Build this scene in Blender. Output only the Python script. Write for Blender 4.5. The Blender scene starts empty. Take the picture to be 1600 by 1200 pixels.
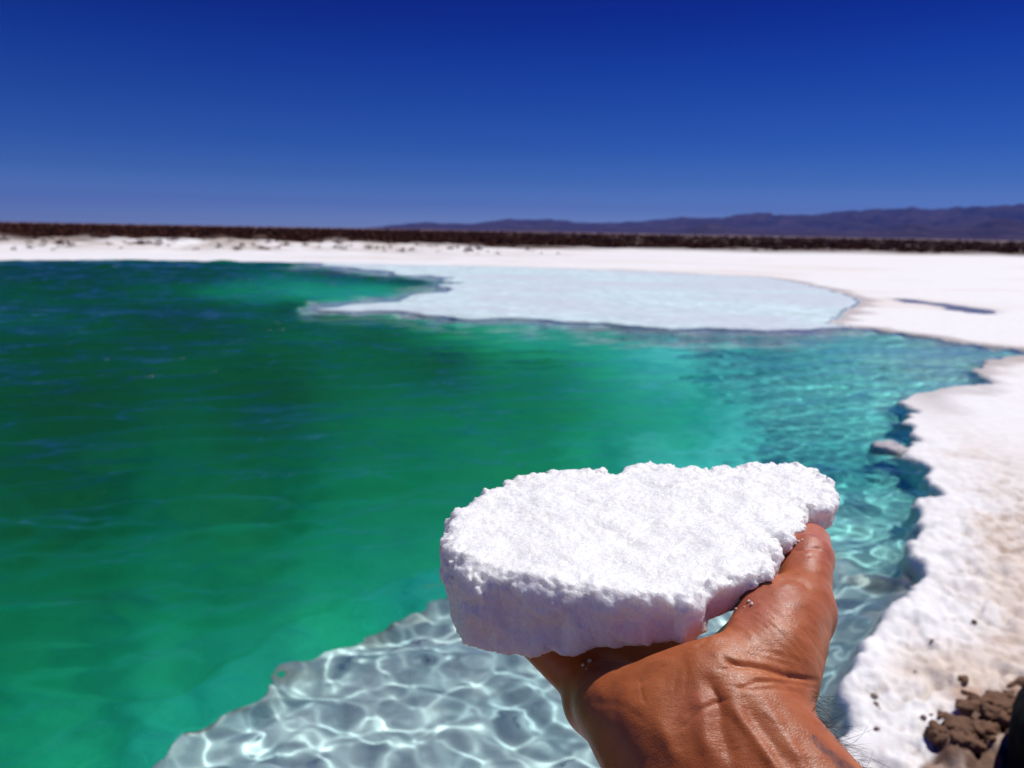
import bpy, bmesh, math, random
import numpy as np
from mathutils import Matrix, Vector

random.seed(7)
rng = np.random.default_rng(7)
scene = bpy.context.scene
COL = scene.collection
R = math.radians

# ------------------------------------------------------------------ camera
CAM_H, PITCH, ROLL, FPX = 1.70, R(11.27), R(1.07), 1200.0
_f = np.array([0, math.cos(PITCH), -math.sin(PITCH)])
_u0 = np.array([0, math.sin(PITCH), math.cos(PITCH)])
_r0 = np.array([1.0, 0, 0])
C_R = _r0 * math.cos(ROLL) + _u0 * math.sin(ROLL)
C_U = _u0 * math.cos(ROLL) - _r0 * math.sin(ROLL)
C_F = _f
C_O = np.array([0, 0, CAM_H])
cd = bpy.data.cameras.new("camera")
cd.sensor_width, cd.lens = 36.0, 27.0
cd.clip_start, cd.clip_end = 0.02, 60000
cd.dof.use_dof = True
cd.dof.focus_distance = 0.285
cd.dof.aperture_fstop = 17.0
cam = bpy.data.objects.new("camera", cd)
COL.objects.link(cam)
M = Matrix.Identity(4)
for i in range(3):
    M[i][0], M[i][1], M[i][2], M[i][3] = C_R[i], C_U[i], -C_F[i], C_O[i]
cam.matrix_world = M
scene.camera = cam

# ------------------------------------------------------------------ light
SUN_EL, SUN_AZ = 60.0, 52.0          # azimuth measured from +Y (view direction) towards +X
sun_dir = Vector((math.cos(R(SUN_EL)) * math.sin(R(SUN_AZ)), math.cos(R(SUN_EL)) * math.cos(R(SUN_AZ)), math.sin(R(SUN_EL))))
sd = bpy.data.lights.new("sun", 'SUN')
sd.energy, sd.angle, sd.color = 4.2, R(0.53), (1.0, 0.965, 0.91)
sd.cycles.is_caustics_light = True
sun = bpy.data.objects.new("sun", sd)
COL.objects.link(sun)
sun.rotation_euler = sun_dir.to_track_quat('Z', 'Y').to_euler()

world = bpy.data.worlds.new("World")
scene.world = world
world.use_nodes = True
wt = world.node_tree
wt.nodes.clear()
w_out = wt.nodes.new("ShaderNodeOutputWorld")
w_bg = wt.nodes.new("ShaderNodeBackground")
w_sky = wt.nodes.new("ShaderNodeTexSky")
w_sky.sky_type = 'NISHITA'
w_sky.sun_disc = False
w_sky.sun_elevation = R(SUN_EL)
w_sky.sun_rotation = R(SUN_AZ)
w_sky.altitude = 2300
w_sky.air_density = 1.0
w_sky.dust_density = 0.3
w_sky.ozone_density = 3.0
w_bg.inputs["Strength"].default_value = 0.10
# the deep, polarised blue of the high desert: grade the Nishita sky by elevation
w_geo = wt.nodes.new("ShaderNodeTexCoord")
w_sep = wt.nodes.new("ShaderNodeSeparateXYZ")
w_map = wt.nodes.new("ShaderNodeMapRange")
w_map.inputs["From Min"].default_value, w_map.inputs["From Max"].default_value = 0.0, 0.5
w_ramp = wt.nodes.new("ShaderNodeValToRGB")
w_mul = wt.nodes.new("ShaderNodeMix")
w_mul.data_type, w_mul.blend_type = 'RGBA', 'MULTIPLY'
w_mul.inputs[0].default_value = 1.0
SKY_GRADE = [(.0, (.42, .53, 1.0)), (.026, (.38, .50, .98)), (.068, (.27, .39, .84)), (.126, (.135, .27, .63)), (.20, (.07, .20, .585)),
             (.30, (.035, .149, .542)), (.394, (.011, .105, .52)), (.48, (.001, .062, .45)), (.564, (.0, .035, .41)), (1.0, (.004, .06, .48))]
_el = w_ramp.color_ramp.elements
while len(_el) < len(SKY_GRADE):
    _el.new(0.5)
for _e, (_p, _c) in zip(_el, SKY_GRADE):
    _e.position, _e.color = _p, (*_c, 1)
wt.links.new(w_geo.outputs["Generated"], w_sep.inputs[0])
wt.links.new(w_sep.outputs[2], w_map.inputs[0])
wt.links.new(w_map.outputs[0], w_ramp.inputs[0])
wt.links.new(w_sky.outputs[0], w_mul.inputs[6])
wt.links.new(w_ramp.outputs[0], w_mul.inputs[7])
wt.links.new(w_mul.outputs[2], w_bg.inputs[0])
wt.links.new(w_bg.outputs[0], w_out.inputs[0])

scene.view_settings.view_transform = 'Standard'
scene.view_settings.look = 'None'
scene.view_settings.exposure = 0.0
scene.view_settings.gamma = 1.0
scene.render.engine = 'CYCLES'
cy = scene.cycles
cy.use_denoising = True
cy.max_bounces = 10
cy.transmission_bounces = 8
cy.transparent_max_bounces = 8
cy.volume_bounces = 0
cy.caustics_refractive = True
cy.caustics_reflective = False
cy.sample_clamp_indirect = 4.0
cy.sample_clamp_direct = 2.5
cy.blur_glossy = 0.3

# ------------------------------------------------------------------ maths helpers
def unproj(u, v, z=0.0):
    """pixel of the 1600x1200 photograph -> point on the horizontal plane z"""
    d = C_F + C_R * ((u - 800) / FPX) - C_U * ((v - 600) / FPX)
    t = (z - CAM_H) / d[2]
    return C_O + d * t

def project(P):
    Q = P - C_O
    w = Q @ C_F
    w = np.where(np.abs(w) < 1e-6, 1e-6, w)
    return 800 + FPX * (Q @ C_R) / w, 600 - FPX * (Q @ C_U) / w, w

def cam_pt(u, v, d):
    """camera-space pixel at depth d (metres) -> world"""
    return C_O + C_F * d + C_R * ((u - 800) / FPX * d) - C_U * ((v - 600) / FPX * d)

def _hash(ix, iy, iz, seed):
    h = (ix.astype(np.int64) * 374761393 + iy.astype(np.int64) * 668265263 + iz.astype(np.int64) * 2147483647 + seed * 974634777) & 0xFFFFFFFF
    h = ((h ^ (h >> 13)) * 1274126177) & 0xFFFFFFFF
    h = ((h ^ (h >> 15)) * 2246822519) & 0xFFFFFFFF
    return (h ^ (h >> 16)) & 0xFFFFFFFF

def noise3(x, y, z, seed=0):
    """value noise in [-1,1] with quintic fade"""
    x, y, z = np.broadcast_arrays(np.asarray(x, float), np.asarray(y, float), np.asarray(z, float))
    xi, yi, zi = np.floor(x), np.floor(y), np.floor(z)
    fx, fy, fz = x - xi, y - yi, z - zi
    fx, fy, fz = [t * t * t * (t * (t * 6 - 15) + 10) for t in (fx, fy, fz)]
    xi, yi, zi = xi.astype(np.int64), yi.astype(np.int64), zi.astype(np.int64)
    g = lambda a, b, c: _hash(xi + a, yi + b, zi + c, seed) * (2.0 / 4294967295.0) - 1.0
    x00 = g(0, 0, 0) * (1 - fx) + g(1, 0, 0) * fx
    x10 = g(0, 1, 0) * (1 - fx) + g(1, 1, 0) * fx
    x01 = g(0, 0, 1) * (1 - fx) + g(1, 0, 1) * fx
    x11 = g(0, 1, 1) * (1 - fx) + g(1, 1, 1) * fx
    return (x00 * (1 - fy) + x10 * fy) * (1 - fz) + (x01 * (1 - fy) + x11 * fy) * fz

def noise2(x, y, seed=0):
    x, y = np.broadcast_arrays(np.asarray(x, float), np.asarray(y, float))
    xi, yi = np.floor(x), np.floor(y)
    fx, fy = x - xi, y - yi
    fx, fy = [t * t * t * (t * (t * 6 - 15) + 10) for t in (fx, fy)]
    xi, yi = xi.astype(np.int64), yi.astype(np.int64)
    z0 = np.zeros_like(xi)
    g = lambda a, b: _hash(xi + a, yi + b, z0, seed) * (2.0 / 4294967295.0) - 1.0
    return (g(0, 0) * (1 - fx) + g(1, 0) * fx) * (1 - fy) + (g(0, 1) * (1 - fx) + g(1, 1) * fx) * fy

def fbm2(x, y, oct=4, seed=0, gain=0.5):
    a, s, t = 1.0, 0.0, 0.0
    for k in range(oct):
        s = s + a * noise2(x * 2 ** k + 17.3 * k, y * 2 ** k - 9.1 * k, seed + k)
        t += a
        a *= gain
    return s / t * 1.4

def sstep(a, b, x):
    t = np.clip((x - a) / (b - a), 0, 1)
    return t * t * (3 - 2 * t)

def poly_sd(px, py, poly):
    """signed distance to a closed polygon, negative inside"""
    poly = np.asarray(poly, float)
    d = np.full(px.shape, 1e18)
    inside = np.zeros(px.shape, bool)
    n = len(poly)
    for i in range(n):
        ax, ay = poly[i]
        bx, by = poly[(i + 1) % n]
        ex, ey = bx - ax, by - ay
        wx, wy = px - ax, py - ay
        t = np.clip((wx * ex + wy * ey) / (ex * ex + ey * ey + 1e-12), 0, 1)
        d = np.minimum(d, (wx - ex * t) ** 2 + (wy - ey * t) ** 2)
        c = (ay > py) != (by > py)
        if ey != 0:
            inside ^= c & (px < ex * (py - ay) / ey + ax)
    d = np.sqrt(d)
    return np.where(inside, -d, d)

def make_mesh(name, verts, faces, mat=None, parent=None, smooth=True, attrs=None):
    verts = np.asarray(verts, np.float32)
    me = bpy.data.meshes.new(name)
    faces = np.asarray(faces, np.int32)
    k = faces.shape[1]
    me.vertices.add(len(verts))
    me.vertices.foreach_set("co", verts.ravel())
    me.loops.add(faces.size)
    me.loops.foreach_set("vertex_index", faces.ravel())
    me.polygons.add(len(faces))
    me.polygons.foreach_set("loop_start", np.arange(0, faces.size, k, dtype=np.int32))
    me.polygons.foreach_set("loop_total", np.full(len(faces), k, np.int32))
    me.update(calc_edges=True)
    if smooth:
        me.polygons.foreach_set("use_smooth", np.ones(len(faces), bool))
    for an, arr in (attrs or {}).items():
        if arr.ndim == 2:
            a = me.attributes.new(an, 'FLOAT_COLOR', 'POINT')
            a.data.foreach_set("color", np.c_[arr, np.ones(len(arr))].astype(np.float32).ravel())
        else:
            a = me.attributes.new(an, 'FLOAT', 'POINT')
            a.data.foreach_set("value", arr.astype(np.float32))
    o = bpy.data.objects.new(name, me)
    COL.objects.link(o)
    if mat:
        me.materials.append(mat)
    if parent:
        o.parent = parent
    return o

def tag(o, label, cat, group=None):
    o["label"], o["category"] = label, cat
    if group:
        o["group"] = group
    return o

def kind(o, k):
    o["kind"] = k
    return o

# ------------------------------------------------------------------ materials
class NT:
    """tiny node builder"""
    def __init__(self, name):
        self.m = bpy.data.materials.new(name)
        self.m.use_nodes = True
        self.t = self.m.node_tree
        self.t.nodes.clear()
        self.out = self.t.nodes.new("ShaderNodeOutputMaterial")
    def n(self, typ, **kw):
        nd = self.t.nodes.new(typ)
        for k, v in kw.items():
            if k.startswith("i_"):
                key = k[2:]
                key = int(key) if key.isdigit() else key.replace("_", " ")
                nd.inputs[key].default_value = v
            else:
                setattr(nd, k, v)
        return nd
    def l(self, a, b):
        self.t.links.new(a, b)
    def noise(self, vec, scale, detail=4, rough=0.55, dist=0.0):
        nd = self.n("ShaderNodeTexNoise")
        nd.inputs["Scale"].default_value = scale
        nd.inputs["Detail"].default_value = detail
        nd.inputs["Roughness"].default_value = rough
        nd.inputs["Distortion"].default_value = dist
        self.l(vec, nd.inputs["Vector"])
        return nd
    def ramp(self, fac, stops):
        nd = self.n("ShaderNodeValToRGB")
        el = nd.color_ramp.elements
        while len(el) < len(stops):
            el.new(0.5)
        for e, (p, c) in zip(el, stops):
            e.position = p
            e.color = (c, c, c, 1) if isinstance(c, (int, float)) else (*c, 1)
        self.l(fac, nd.inputs[0])
        return nd
    def mix(self, fac, a, b, blend='MIX'):
        nd = self.n("ShaderNodeMix", data_type='RGBA', blend_type=blend)
        for s, val in ((0, fac), (6, a), (7, b)):
            if isinstance(val, (int, float)):
                nd.inputs[s].default_value = val
            elif isinstance(val, tuple):
                nd.inputs[s].default_value = (*val, 1)
            else:
                self.l(val, nd.inputs[s])
        return nd.outputs[2]
    def bump(self, h, strength, dist, prev=None):
        nd = self.n("ShaderNodeBump")
        nd.inputs["Strength"].default_value = strength
        nd.inputs["Distance"].default_value = dist
        self.l(h, nd.inputs["Height"])
        if prev:
            self.l(prev, nd.inputs["Normal"])
        return nd.outputs[0]

def mat_ground():
    b = NT("ground")
    geo = b.n("ShaderNodeNewGeometry")
    att = b.n("ShaderNodeAttribute", attribute_name="Col")
    n1 = b.noise(geo.outputs["Position"], 9.0, 5, 0.6)
    n2 = b.noise(geo.outputs["Position"], 60.0, 3, 0.6)
    c = b.mix(1.0, att.outputs["Color"], b.ramp(n1.outputs[0], [(0.3, 0.90), (0.7, 1.04)]).outputs[0], 'MULTIPLY')
    p = b.n("ShaderNodeBsdfPrincipled")
    p.inputs["Roughness"].default_value = 0.75
    p.inputs["Specular IOR Level"].default_value = 0.3
    b.l(c, p.inputs["Base Color"])
    nb = b.bump(n1.outputs[0], 0.35, 0.03)
    nb = b.bump(n2.outputs[0], 0.5, 0.006, nb)
    b.l(nb, p.inputs["Normal"])
    b.l(p.outputs[0], b.out.inputs[0])
    return b.m

def mat_water():
    b = NT("water")
    g = b.n("ShaderNodeBsdfGlass", i_Roughness=0.0, i_IOR=1.33)
    io = b.n("ShaderNodeAttribute", attribute_name="WaterIor")
    b.l(io.outputs["Fac"], g.inputs["IOR"])
    t = b.n("ShaderNodeBsdfTransparent")
    m = b.n("ShaderNodeMixShader")
    a = b.n("ShaderNodeAttribute", attribute_name="Thin")
    b.l(a.outputs["Fac"], m.inputs[0])
    b.l(g.outputs[0], m.inputs[1])
    b.l(t.outputs[0], m.inputs[2])
    b.l(m.outputs[0], b.out.inputs[0])
    return b.m

# ------------------------------------------------------------------ lagoon outline (traced, laid on the water plane)
def W(u, v, z=0.0):
    p = unproj(u, v, z)
    return (p[0], p[1])
SHORE = [W(*p) for p in [
    (0, 407), (200, 406), (400, 409), (520, 411), (600, 413), (800, 417), (900, 420), (1000, 424), (1100, 429),
    (1200, 434), (1245, 441), (1290, 451), (1330, 463), (1348, 471), (1336, 479), (1325, 487), (1310, 497), (1300, 505),
    (1330, 511), (1400, 520), (1450, 527), (1500, 536), (1560, 544), (1640, 551), (1640, 556), (1600, 557), (1562, 560), (1530, 574),
    (1523, 585), (1540, 597), (1478, 608), (1436, 614), (1404, 628), (1427, 642), (1398, 670), (1426, 684), (1432, 690), (1410, 710),
    (1455, 738), (1444, 755), (1455, 770), (1444, 786), (1450, 815), (1421, 837), (1427, 871), (1435, 905), (1404, 917),
    (1387, 968), (1336, 1002), (1330, 1030), (1313, 1064), (1308, 1087), (1325, 1150), (1240, 1250), (1000, 1320), (600, 1400)]]
SHORE += [(-1.6, 1.0), (-4, 0.6), (-10, 1.0), (-22, 5), (-36, 14), (-42, 26), (-36, 36)]
PUDDLE = [W(*p) for p in [(1385, 467), (1440, 469), (1480, 475), (1540, 481), (1577, 491), (1555, 495), (1500, 488), (1440, 479)]]
# depth control points: (u, v, depth in metres)
DEPTH = np.array([
    (100, 1000, 1.8), (100, 1150, 1.4), (300, 900, 1.9), (100, 750, 2.6), (100, 600, 2.9), (400, 600, 2.6), (400, 760, 2.3), (100, 430, 3.0),
    (300, 430, 2.8), (300, 500, 2.9), (560, 425, 3.0), (640, 440, 2.8), (480, 458, 1.1), (560, 460, 1.0), (600, 452, 1.2), (400, 456, 1.6),
    (450, 490, 2.6), (600, 520, 2.4), (700, 560, 2.5), (850, 560, 2.2), (800, 520, 1.3), (850, 535, 1.1), (700, 510, 1.4),
    (980, 600, 1.5), (1000, 560, .85), (1100, 530, .7), (900, 530, 1.0), (1150, 560, .7), (1050, 620, 1.3), (900, 620, 1.8), (1250, 600, .6), (1350, 560, .5), (1450, 560, .35),
    (1100, 680, .85), (1000, 690, .7), (900, 700, 1.6), (800, 700, 1.8), (700, 800, 1.6), (600, 700, 2.0), (600, 880, 1.3), (450, 980, 1.3), (500, 900, 1.6), (660, 900, 1.0),
    (1200, 700, .7), (1350, 720, .8), (1300, 680, .75), (1350, 800, .4), (1350, 900, .25), (1300, 960, .2), (1400, 800, .55),
    (1000, 900, .5), (-300, 1000, 2.0), (-300, 700, 3.0), (-300, 450, 3.0), (230, 1120, 1.2), (350, 1060, 1.2)], float)
SHELF = [(180, 1260), (230, 1200), (262, 1162), (330, 1128), (375, 1098), (410, 1078), (425, 1050), (470, 1030), (520, 1012), (560, 988), (590, 975), (610, 950), (650, 936), (700, 922), (760, 905),
         (850, 880), (950, 865), (1080, 850), (1180, 830), (1280, 850), (1330, 900), (1420, 920), (1500, 3100), (-900, 3100), (60, 1350)]
SHELF_HOLE = [(452, 1052), (490, 1036), (545, 1030), (555, 1040), (500, 1056), (460, 1062)]
PALE = [(500, 484), (560, 474), (620, 466), (680, 452), (708, 444), (680, 436), (630, 430), (580, 424), (520, 417), (470, 412), (560, 405), (1400, 420),
        (1420, 500), (1330, 512), (1200, 516), (1050, 514), (950, 508), (850, 504), (720, 499), (650, 491), (560, 488)]

RUBBLE = [(1450, 1215), (1462, 1170), (1480, 1150), (1505, 1130), (1530, 1122), (1570, 1112), (1620, 1100), (1800, 1090), (1900, 1400), (1450, 1400)]
STAIN = [(1485, 1092), (1500, 1078), (1560, 1088), (1620, 1085), (1640, 1115), (1540, 1122), (1500, 1112)]
STAIN2 = [(1520, 1002), (1560, 998), (1640, 985), (1640, 1012), (1570, 1018)]

def bed_z(d):
    return np.interp(d, [-1, 0, .25, .42, .8, 1.2, 3.5], [-1, 0, .25, .40, .46, .62, 1.4])

def scrub_line(x, y):
    a = np.degrees(np.arctan2(x, y))
    return np.hypot(x, y) / np.interp(a, [-40, -30, 0, 12, 34, 45], [70, 70, 74, 80, 104, 108]) + .06 * fbm2(x * .08, y * .08, 3, 63)

def terrain(x, y):
    """height and base colour of the one ground sheet"""
    r = np.hypot(x, y)
    front = y > 0.25 * np.abs(x) - 0.2
    wob = np.minimum(0.12, 0.018 * r)
    sd = poly_sd(x + wob * fbm2(x * 3.1, y * 3.1, 4, 11), y + wob * fbm2(x * 3.1, y * 3.1, 4, 23), SHORE)
    # ---- bed: look the traced depths up where the refracted ray would meet the surface
    depth = np.full(x.shape, 1.0)
    shelf = np.zeros(x.shape)
    hole = np.zeros(x.shape)
    pale = np.zeros(x.shape)
    for it in range(3):
        off = 0.8 * bed_z(depth) / np.maximum(r, 0.3)
        u, v, w = project(np.stack([x * (1 - off), y * (1 - off), np.zeros_like(x)], -1))
        ok = (w > 0.15)
        u = np.where(ok, u, 800.0)
        v = np.where(ok, np.minimum(v, 3000), 3000.0)
        lw = np.log(np.maximum(v - 345 - 0.0187 * u, 8.0)) * 420
        num = np.zeros(x.shape)
        den = np.zeros(x.shape)
        for (cu, cv, cdp) in DEPTH:
            lc = math.log(max(cv - 345 - 0.0187 * cu, 8)) * 420
            wgt = 1.0 / (((u - cu) ** 2 + (lw - lc) ** 2) + 2500.0) ** 1.5
            num += wgt * cdp
            den += wgt
        depth = num / den
        n1 = 12 * fbm2(x * 2.2, y * 2.2, 4, 3)
        n2 = 11 * fbm2(x * 8, y * 8, 4, 5)
        us, vs, ws = project(np.stack([x * (1 - .30 / np.maximum(r, .31)), y * (1 - .30 / np.maximum(r, .31)), np.zeros_like(x)], -1))
        us, vs = np.where(ws > .15, us, 800.0), np.where(ws > .15, np.minimum(vs, 3000), 3000.0)
        sp = poly_sd(us + n1 + n2, vs + n1 * 0.6 - n2 * 0.5, SHELF)
        shelf = sstep(16, -8, sp)
        hole = 0 * shelf
        pp = poly_sd(u + 40 * fbm2(x * .5, y * .5, 3, 8), v + 3 * fbm2(x * .8, y * .8, 3, 9), PALE)
        pale = sstep(13, -4, pp)
        pale_c = sstep(15, -3, pp + 6 * fbm2(x * 1.5, y * 1.5, 3, 106))
        depth = depth * (1 + 0.07 * fbm2(x * 0.9, y * 0.9, 3, 31)) + 0.10 * fbm2(x * 4, y * 4, 3, 37) * np.minimum(depth, 1) * sstep(1.4, .8, depth)
        depth = depth * (1 - pale) + pale * (0.02 - 0.055 * sstep(.4, 1, pale) + 0.004 * fbm2(x * 1.5, y * 1.5, 3, 41))
        sh_d = 0.42 - .09 * np.exp(-((sp + 10) / 18) ** 2) + 0.05 * fbm2(x * 5, y * 5, 4, 43) + 0.04 * fbm2(x * 1.6, y * 1.6, 2, 44)
        depth = depth * (1 - shelf) + shelf * (sh_d * (1 - hole) + hole * 0.8)
        depth = np.maximum(depth, np.where(pale > .3, -.03, 0.03))
    depth = depth * (1 - np.exp(-np.maximum(-sd, 0) / (0.05 + 0.10 * shelf + 0.25 * sstep(4, 20, r)))) + 0.01
    # ---- land
    near = sstep(9, 4, r)
    ds = np.maximum(sd, 0)
    lump = fbm2(x * 7, y * 7, 4, 51)
    rim = 0.055 + 0.022 * lump + 0.016 * (.6 - 1.6 * np.abs(fbm2(x * 11, y * 11, 4, 53)))
    rise = 1 - np.exp(-ds / 0.014)
    land_near = rise * (rim + 0.035 * sstep(0.1, 0.9, ds) + 0.008 * fbm2(x * 18, y * 18, 4, 57) * sstep(0.1, .4, ds))
    crack = sstep(.055, .0, np.abs(fbm2(x * 1.7 + 3, y * 1.7, 4, 111))) * sstep(.1, .3, ds) * near
    pit = sstep(.35, .7, fbm2(x * 13, y * 13, 4, 112)) * sstep(.03, .15, ds) * near
    land_near = land_near - .022 * crack - .012 * pit
    land_far = 0.015 * (1 - np.exp(-ds / 0.3)) + 0.05 * sstep(1, 8, ds) + 0.02 * fbm2(x * .7, y * .7, 4, 61) * sstep(0.5, 3, ds)
    bank = sstep(38, 62, y + 0.05 * x + 5 * fbm2(x * .05, y * .05, 3, 62)) * sstep(20, -25, x)
    scrubland = sstep(.84, 1.04, scrub_line(x, y))
    land_far = land_far + bank * (0.35 + 0.3 * fbm2(x * .35, y * .35, 4, 64)) + scrubland * (0.15 + 0.2 * fbm2(x * .2, y * .2, 4, 65))
    far_k = sstep(60, 400, r)
    land = land_near * near + np.maximum(land_far, 0.004 + 0.02 * rise) * (1 - near)
    land = land * (1 - far_k) + far_k * 0.6
    pd = sstep(.5, -.8, poly_sd(x + .5 * fbm2(x * .8, y * .8, 3, 71), y + .8 * fbm2(x * .8, y * .8, 3, 72), PUDDLE)) * (1 - near)
    land = land * (1 - pd) - pd * 0.03
    h = np.where(sd < 0, -np.minimum(bed_z(depth), np.interp(r, [4, 7, 10, 13, 17], [1.6, 1.0, .62, .33, .14])), land)
    # ---- base colours
    white = np.array([.88, .865, .87])
    beige = np.array([.745, .635, .555])
    brown = np.array([.34, .21, .13])
    slab = np.array([.58, .83, .83])
    dirt = np.array([.09, .05, .035])
    def mx(a, b, t):
        return a * (1 - t[..., None]) + b * t[..., None]
    inn = sstep(0.16, 0.48, ds + 0.16 * fbm2(x * 2.5, y * 2.5, 4, 81)) * near
    c_land = mx(np.broadcast_to(white, x.shape + (3,)), beige, inn * (0.8 + .3 * fbm2(x * 1.2, y * 1.2, 3, 82)))
    spk = np.maximum(sstep(.2, .5, fbm2(x * 15, y * 22, 4, 83)) * inn, .8 * sstep(.52, .75, fbm2(x * 26, y * 26, 3, 107)) * near * sstep(.06, .2, ds))
    c_land = mx(c_land, np.array([.50, .42, .37]), np.maximum(crack * .7, pit * .35))
    c_land = mx(c_land, brown, spk * (.35 + .3 * sstep(-.2, .5, fbm2(x * 1.5, y * 3, 3, 108))))
    stain = sstep(.35, .8, fbm2(x * 1.1 + 4, y * 1.9, 5, 84)) * inn
    c_land = mx(c_land, np.array([.62, .46, .36]), stain * .6)
    farb = (1 - near) * sstep(.0, .8, fbm2(x * .12, y * .35, 5, 85))
    c_land = mx(c_land, np.array([.80, .74, .70]), farb * .7)
    c_land = mx(c_land, np.array([.46, .38, .31]), bank * sstep(-.4, .3, fbm2(x * .4, y * .6, 4, 86)) * .85)
    c_land = mx(c_land, dirt, np.clip(scrubland * 1.2 - .1 + .25 * fbm2(x * .3, y * .5, 3, 87) * scrubland, 0, 1))
    c_land = mx(c_land, np.array([.17, .10, .09]), sstep(200, 900, r))
    pm = pd * .8
    c_land = mx(c_land, np.array([.42, .36, .36]), pm)
    mar = sstep(.55, .1, ds + .25 * fbm2(x * 1.2, y * 1.2, 3, 109)) * sstep(7, 9, r) * sstep(3.5, 5, x) * sstep(0, .04, ds)
    c_land = mx(c_land, np.array([.40, .33, .32]), mar * .75)
    dk = [0, .1, .3, .6, .85, 1.05, 1.4, 1.8, 2.5, 3.2, 9]  # absorption of light in the water, painted into the bed colour by depth
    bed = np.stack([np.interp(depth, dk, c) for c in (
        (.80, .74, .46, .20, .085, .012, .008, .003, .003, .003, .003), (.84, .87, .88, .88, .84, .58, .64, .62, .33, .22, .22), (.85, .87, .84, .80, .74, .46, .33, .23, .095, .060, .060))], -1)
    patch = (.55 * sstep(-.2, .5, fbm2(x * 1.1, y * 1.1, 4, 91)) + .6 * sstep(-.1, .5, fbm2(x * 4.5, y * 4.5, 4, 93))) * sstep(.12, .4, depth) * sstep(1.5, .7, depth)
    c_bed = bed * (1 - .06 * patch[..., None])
    c_bed = mx(c_bed, slab * 1.0, shelf * (1 - hole))
    mott = shelf * sstep(-.2, .7, fbm2(x * 6, y * 6, 4, 92))
    c_bed = mx(c_bed, np.array([.24, .48, .53]), mott * .48)
    sp_b = np.exp(-((sp + 6) / 16) ** 2) * sstep(-.25, .35, fbm2(x * 5, y * 5, 4, 113)) * near
    c_bed = mx(c_bed, np.array([.27, .33, .30]), sp_b * .75)
    c_bed = mx(c_bed, np.array([.58, .73, .77]) * (1 + .05 * fbm2(x * .9, y * 2.2, 4, 93) + .26 * fbm2(x * 4.5, y * 7, 3, 94))[..., None], pale_c)  # glint dapples of the shallow water painted into the pale shelf colour
    sp_b = np.exp(-((sp + 6) / 16) ** 2) * sstep(-.25, .35, fbm2(x * 5, y * 5, 4, 113)) * near
    c_bed = mx(c_bed, np.array([.27, .33, .30]), sp_b * .75)
    c_bed = mx(c_bed, np.array([.58, .62, .72]), pale_c * sstep(-.2, .8, fbm2(x * .25 + 2, y * .5, 3, 95) + .05 * x) * .7)
    edge = sstep(-1.0, -0.05, sd)
    c_bed = mx(c_bed, np.array([.80, .82, .82]), sstep(-.12, -.01, sd) * shelf)
    wet = sstep(0.06, 0.0, ds) * .25
    u, v, w = project(np.stack([x, y, np.full_like(x, .04)], -1))
    u, v = np.where(w > .15, u, 800.0), np.where(w > .15, np.minimum(v, 3000), 3000.0)
    rub = sstep(10, -8, poly_sd(u + 14 * fbm2(x * 7, y * 7, 4, 94), v + 14 * fbm2(x * 7, y * 7, 4, 95), RUBBLE)) * near * (sd > 0)
    h = h + rub * (.012 + .04 * fbm2(x * 11, y * 11, 5, 96, .62))
    behind = sstep(1.35, .75, y + .12 * fbm2(x * 2, y * 2, 3, 103) - .25 * np.abs(x)) * near  # unseen ground behind the camera, made brown to cut bounce light
    c_land = mx(c_land, np.array([.17, .095, .062]), np.maximum(rub, behind))
    c_land = c_land * (1 + .5 * rub * fbm2(x * 14, y * 14, 4, 104))[..., None]
    c_land = mx(c_land, np.array([.52, .40, .34]), rub * sstep(.25, .7, fbm2(x * 8, y * 8, 4, 105)) * .7)
    st2 = np.maximum(sstep(12, -10, poly_sd(u + 25 * fbm2(x * 5, y * 5, 4, 97), v + 16 * fbm2(x * 5, y * 5, 4, 98), STAIN)), sstep(8, -6, poly_sd(u + 12 * fbm2(x * 5, y * 5, 4, 99), v + 9 * fbm2(x * 5, y * 5, 4, 100), STAIN2)))
    c_land = mx(c_land, np.array([.50, .30, .20]), st2 * sstep(-.5, .4, fbm2(x * 9, y * 9, 4, 102)) * (1 - rub) * .8)
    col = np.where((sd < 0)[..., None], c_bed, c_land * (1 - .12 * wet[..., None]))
    return h, np.clip(col, 0.003, .93), np.where(sd < 0, depth, 0), shelf

def fan(radii, angs):
    """rings around the camera foot: vertices (x, y) and quads (not closed)"""
    A, RR = np.meshgrid(angs, radii)
    return RR * np.sin(A), RR * np.cos(A)

def grid_faces(nr, na):
    i = np.arange((nr - 1) * (na - 1))
    a = (i // (na - 1)) * na + i % (na - 1)
    return np.stack([a, a + na, a + na + 1, a + 1], 1)[:, ::-1]

# ------------------------------------------------------------------ ground
front = np.linspace(R(-48), R(48), 620)
angs = np.r_[np.linspace(R(-180), R(-48), 60)[:-1], front, np.linspace(R(48), R(180), 60)[1:]]
radii = np.r_[0.02, np.geomspace(0.25, 1.3, 60)[:-1], np.geomspace(1.3, 90, 640)[:-1], np.geomspace(90, 30000, 70)]
gx, gy = fan(radii, angs)
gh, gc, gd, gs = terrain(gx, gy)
g_v = np.stack([gx, gy, gh], -1).reshape(-1, 3)
g_f = grid_faces(*gx.shape)
deep = (gd.ravel()[g_f].min(1) > .80) & (gs.ravel()[g_f].max(1) < .02)
g_mat = mat_ground()
def part_of(mask, name):
    used, inv = np.unique(g_f[mask].ravel(), return_inverse=True)
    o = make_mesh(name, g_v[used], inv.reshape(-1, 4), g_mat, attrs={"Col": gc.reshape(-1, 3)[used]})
    return kind(o, "structure")
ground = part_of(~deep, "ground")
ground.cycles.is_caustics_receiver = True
lake_bed = part_of(deep, "lake_bed")

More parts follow.
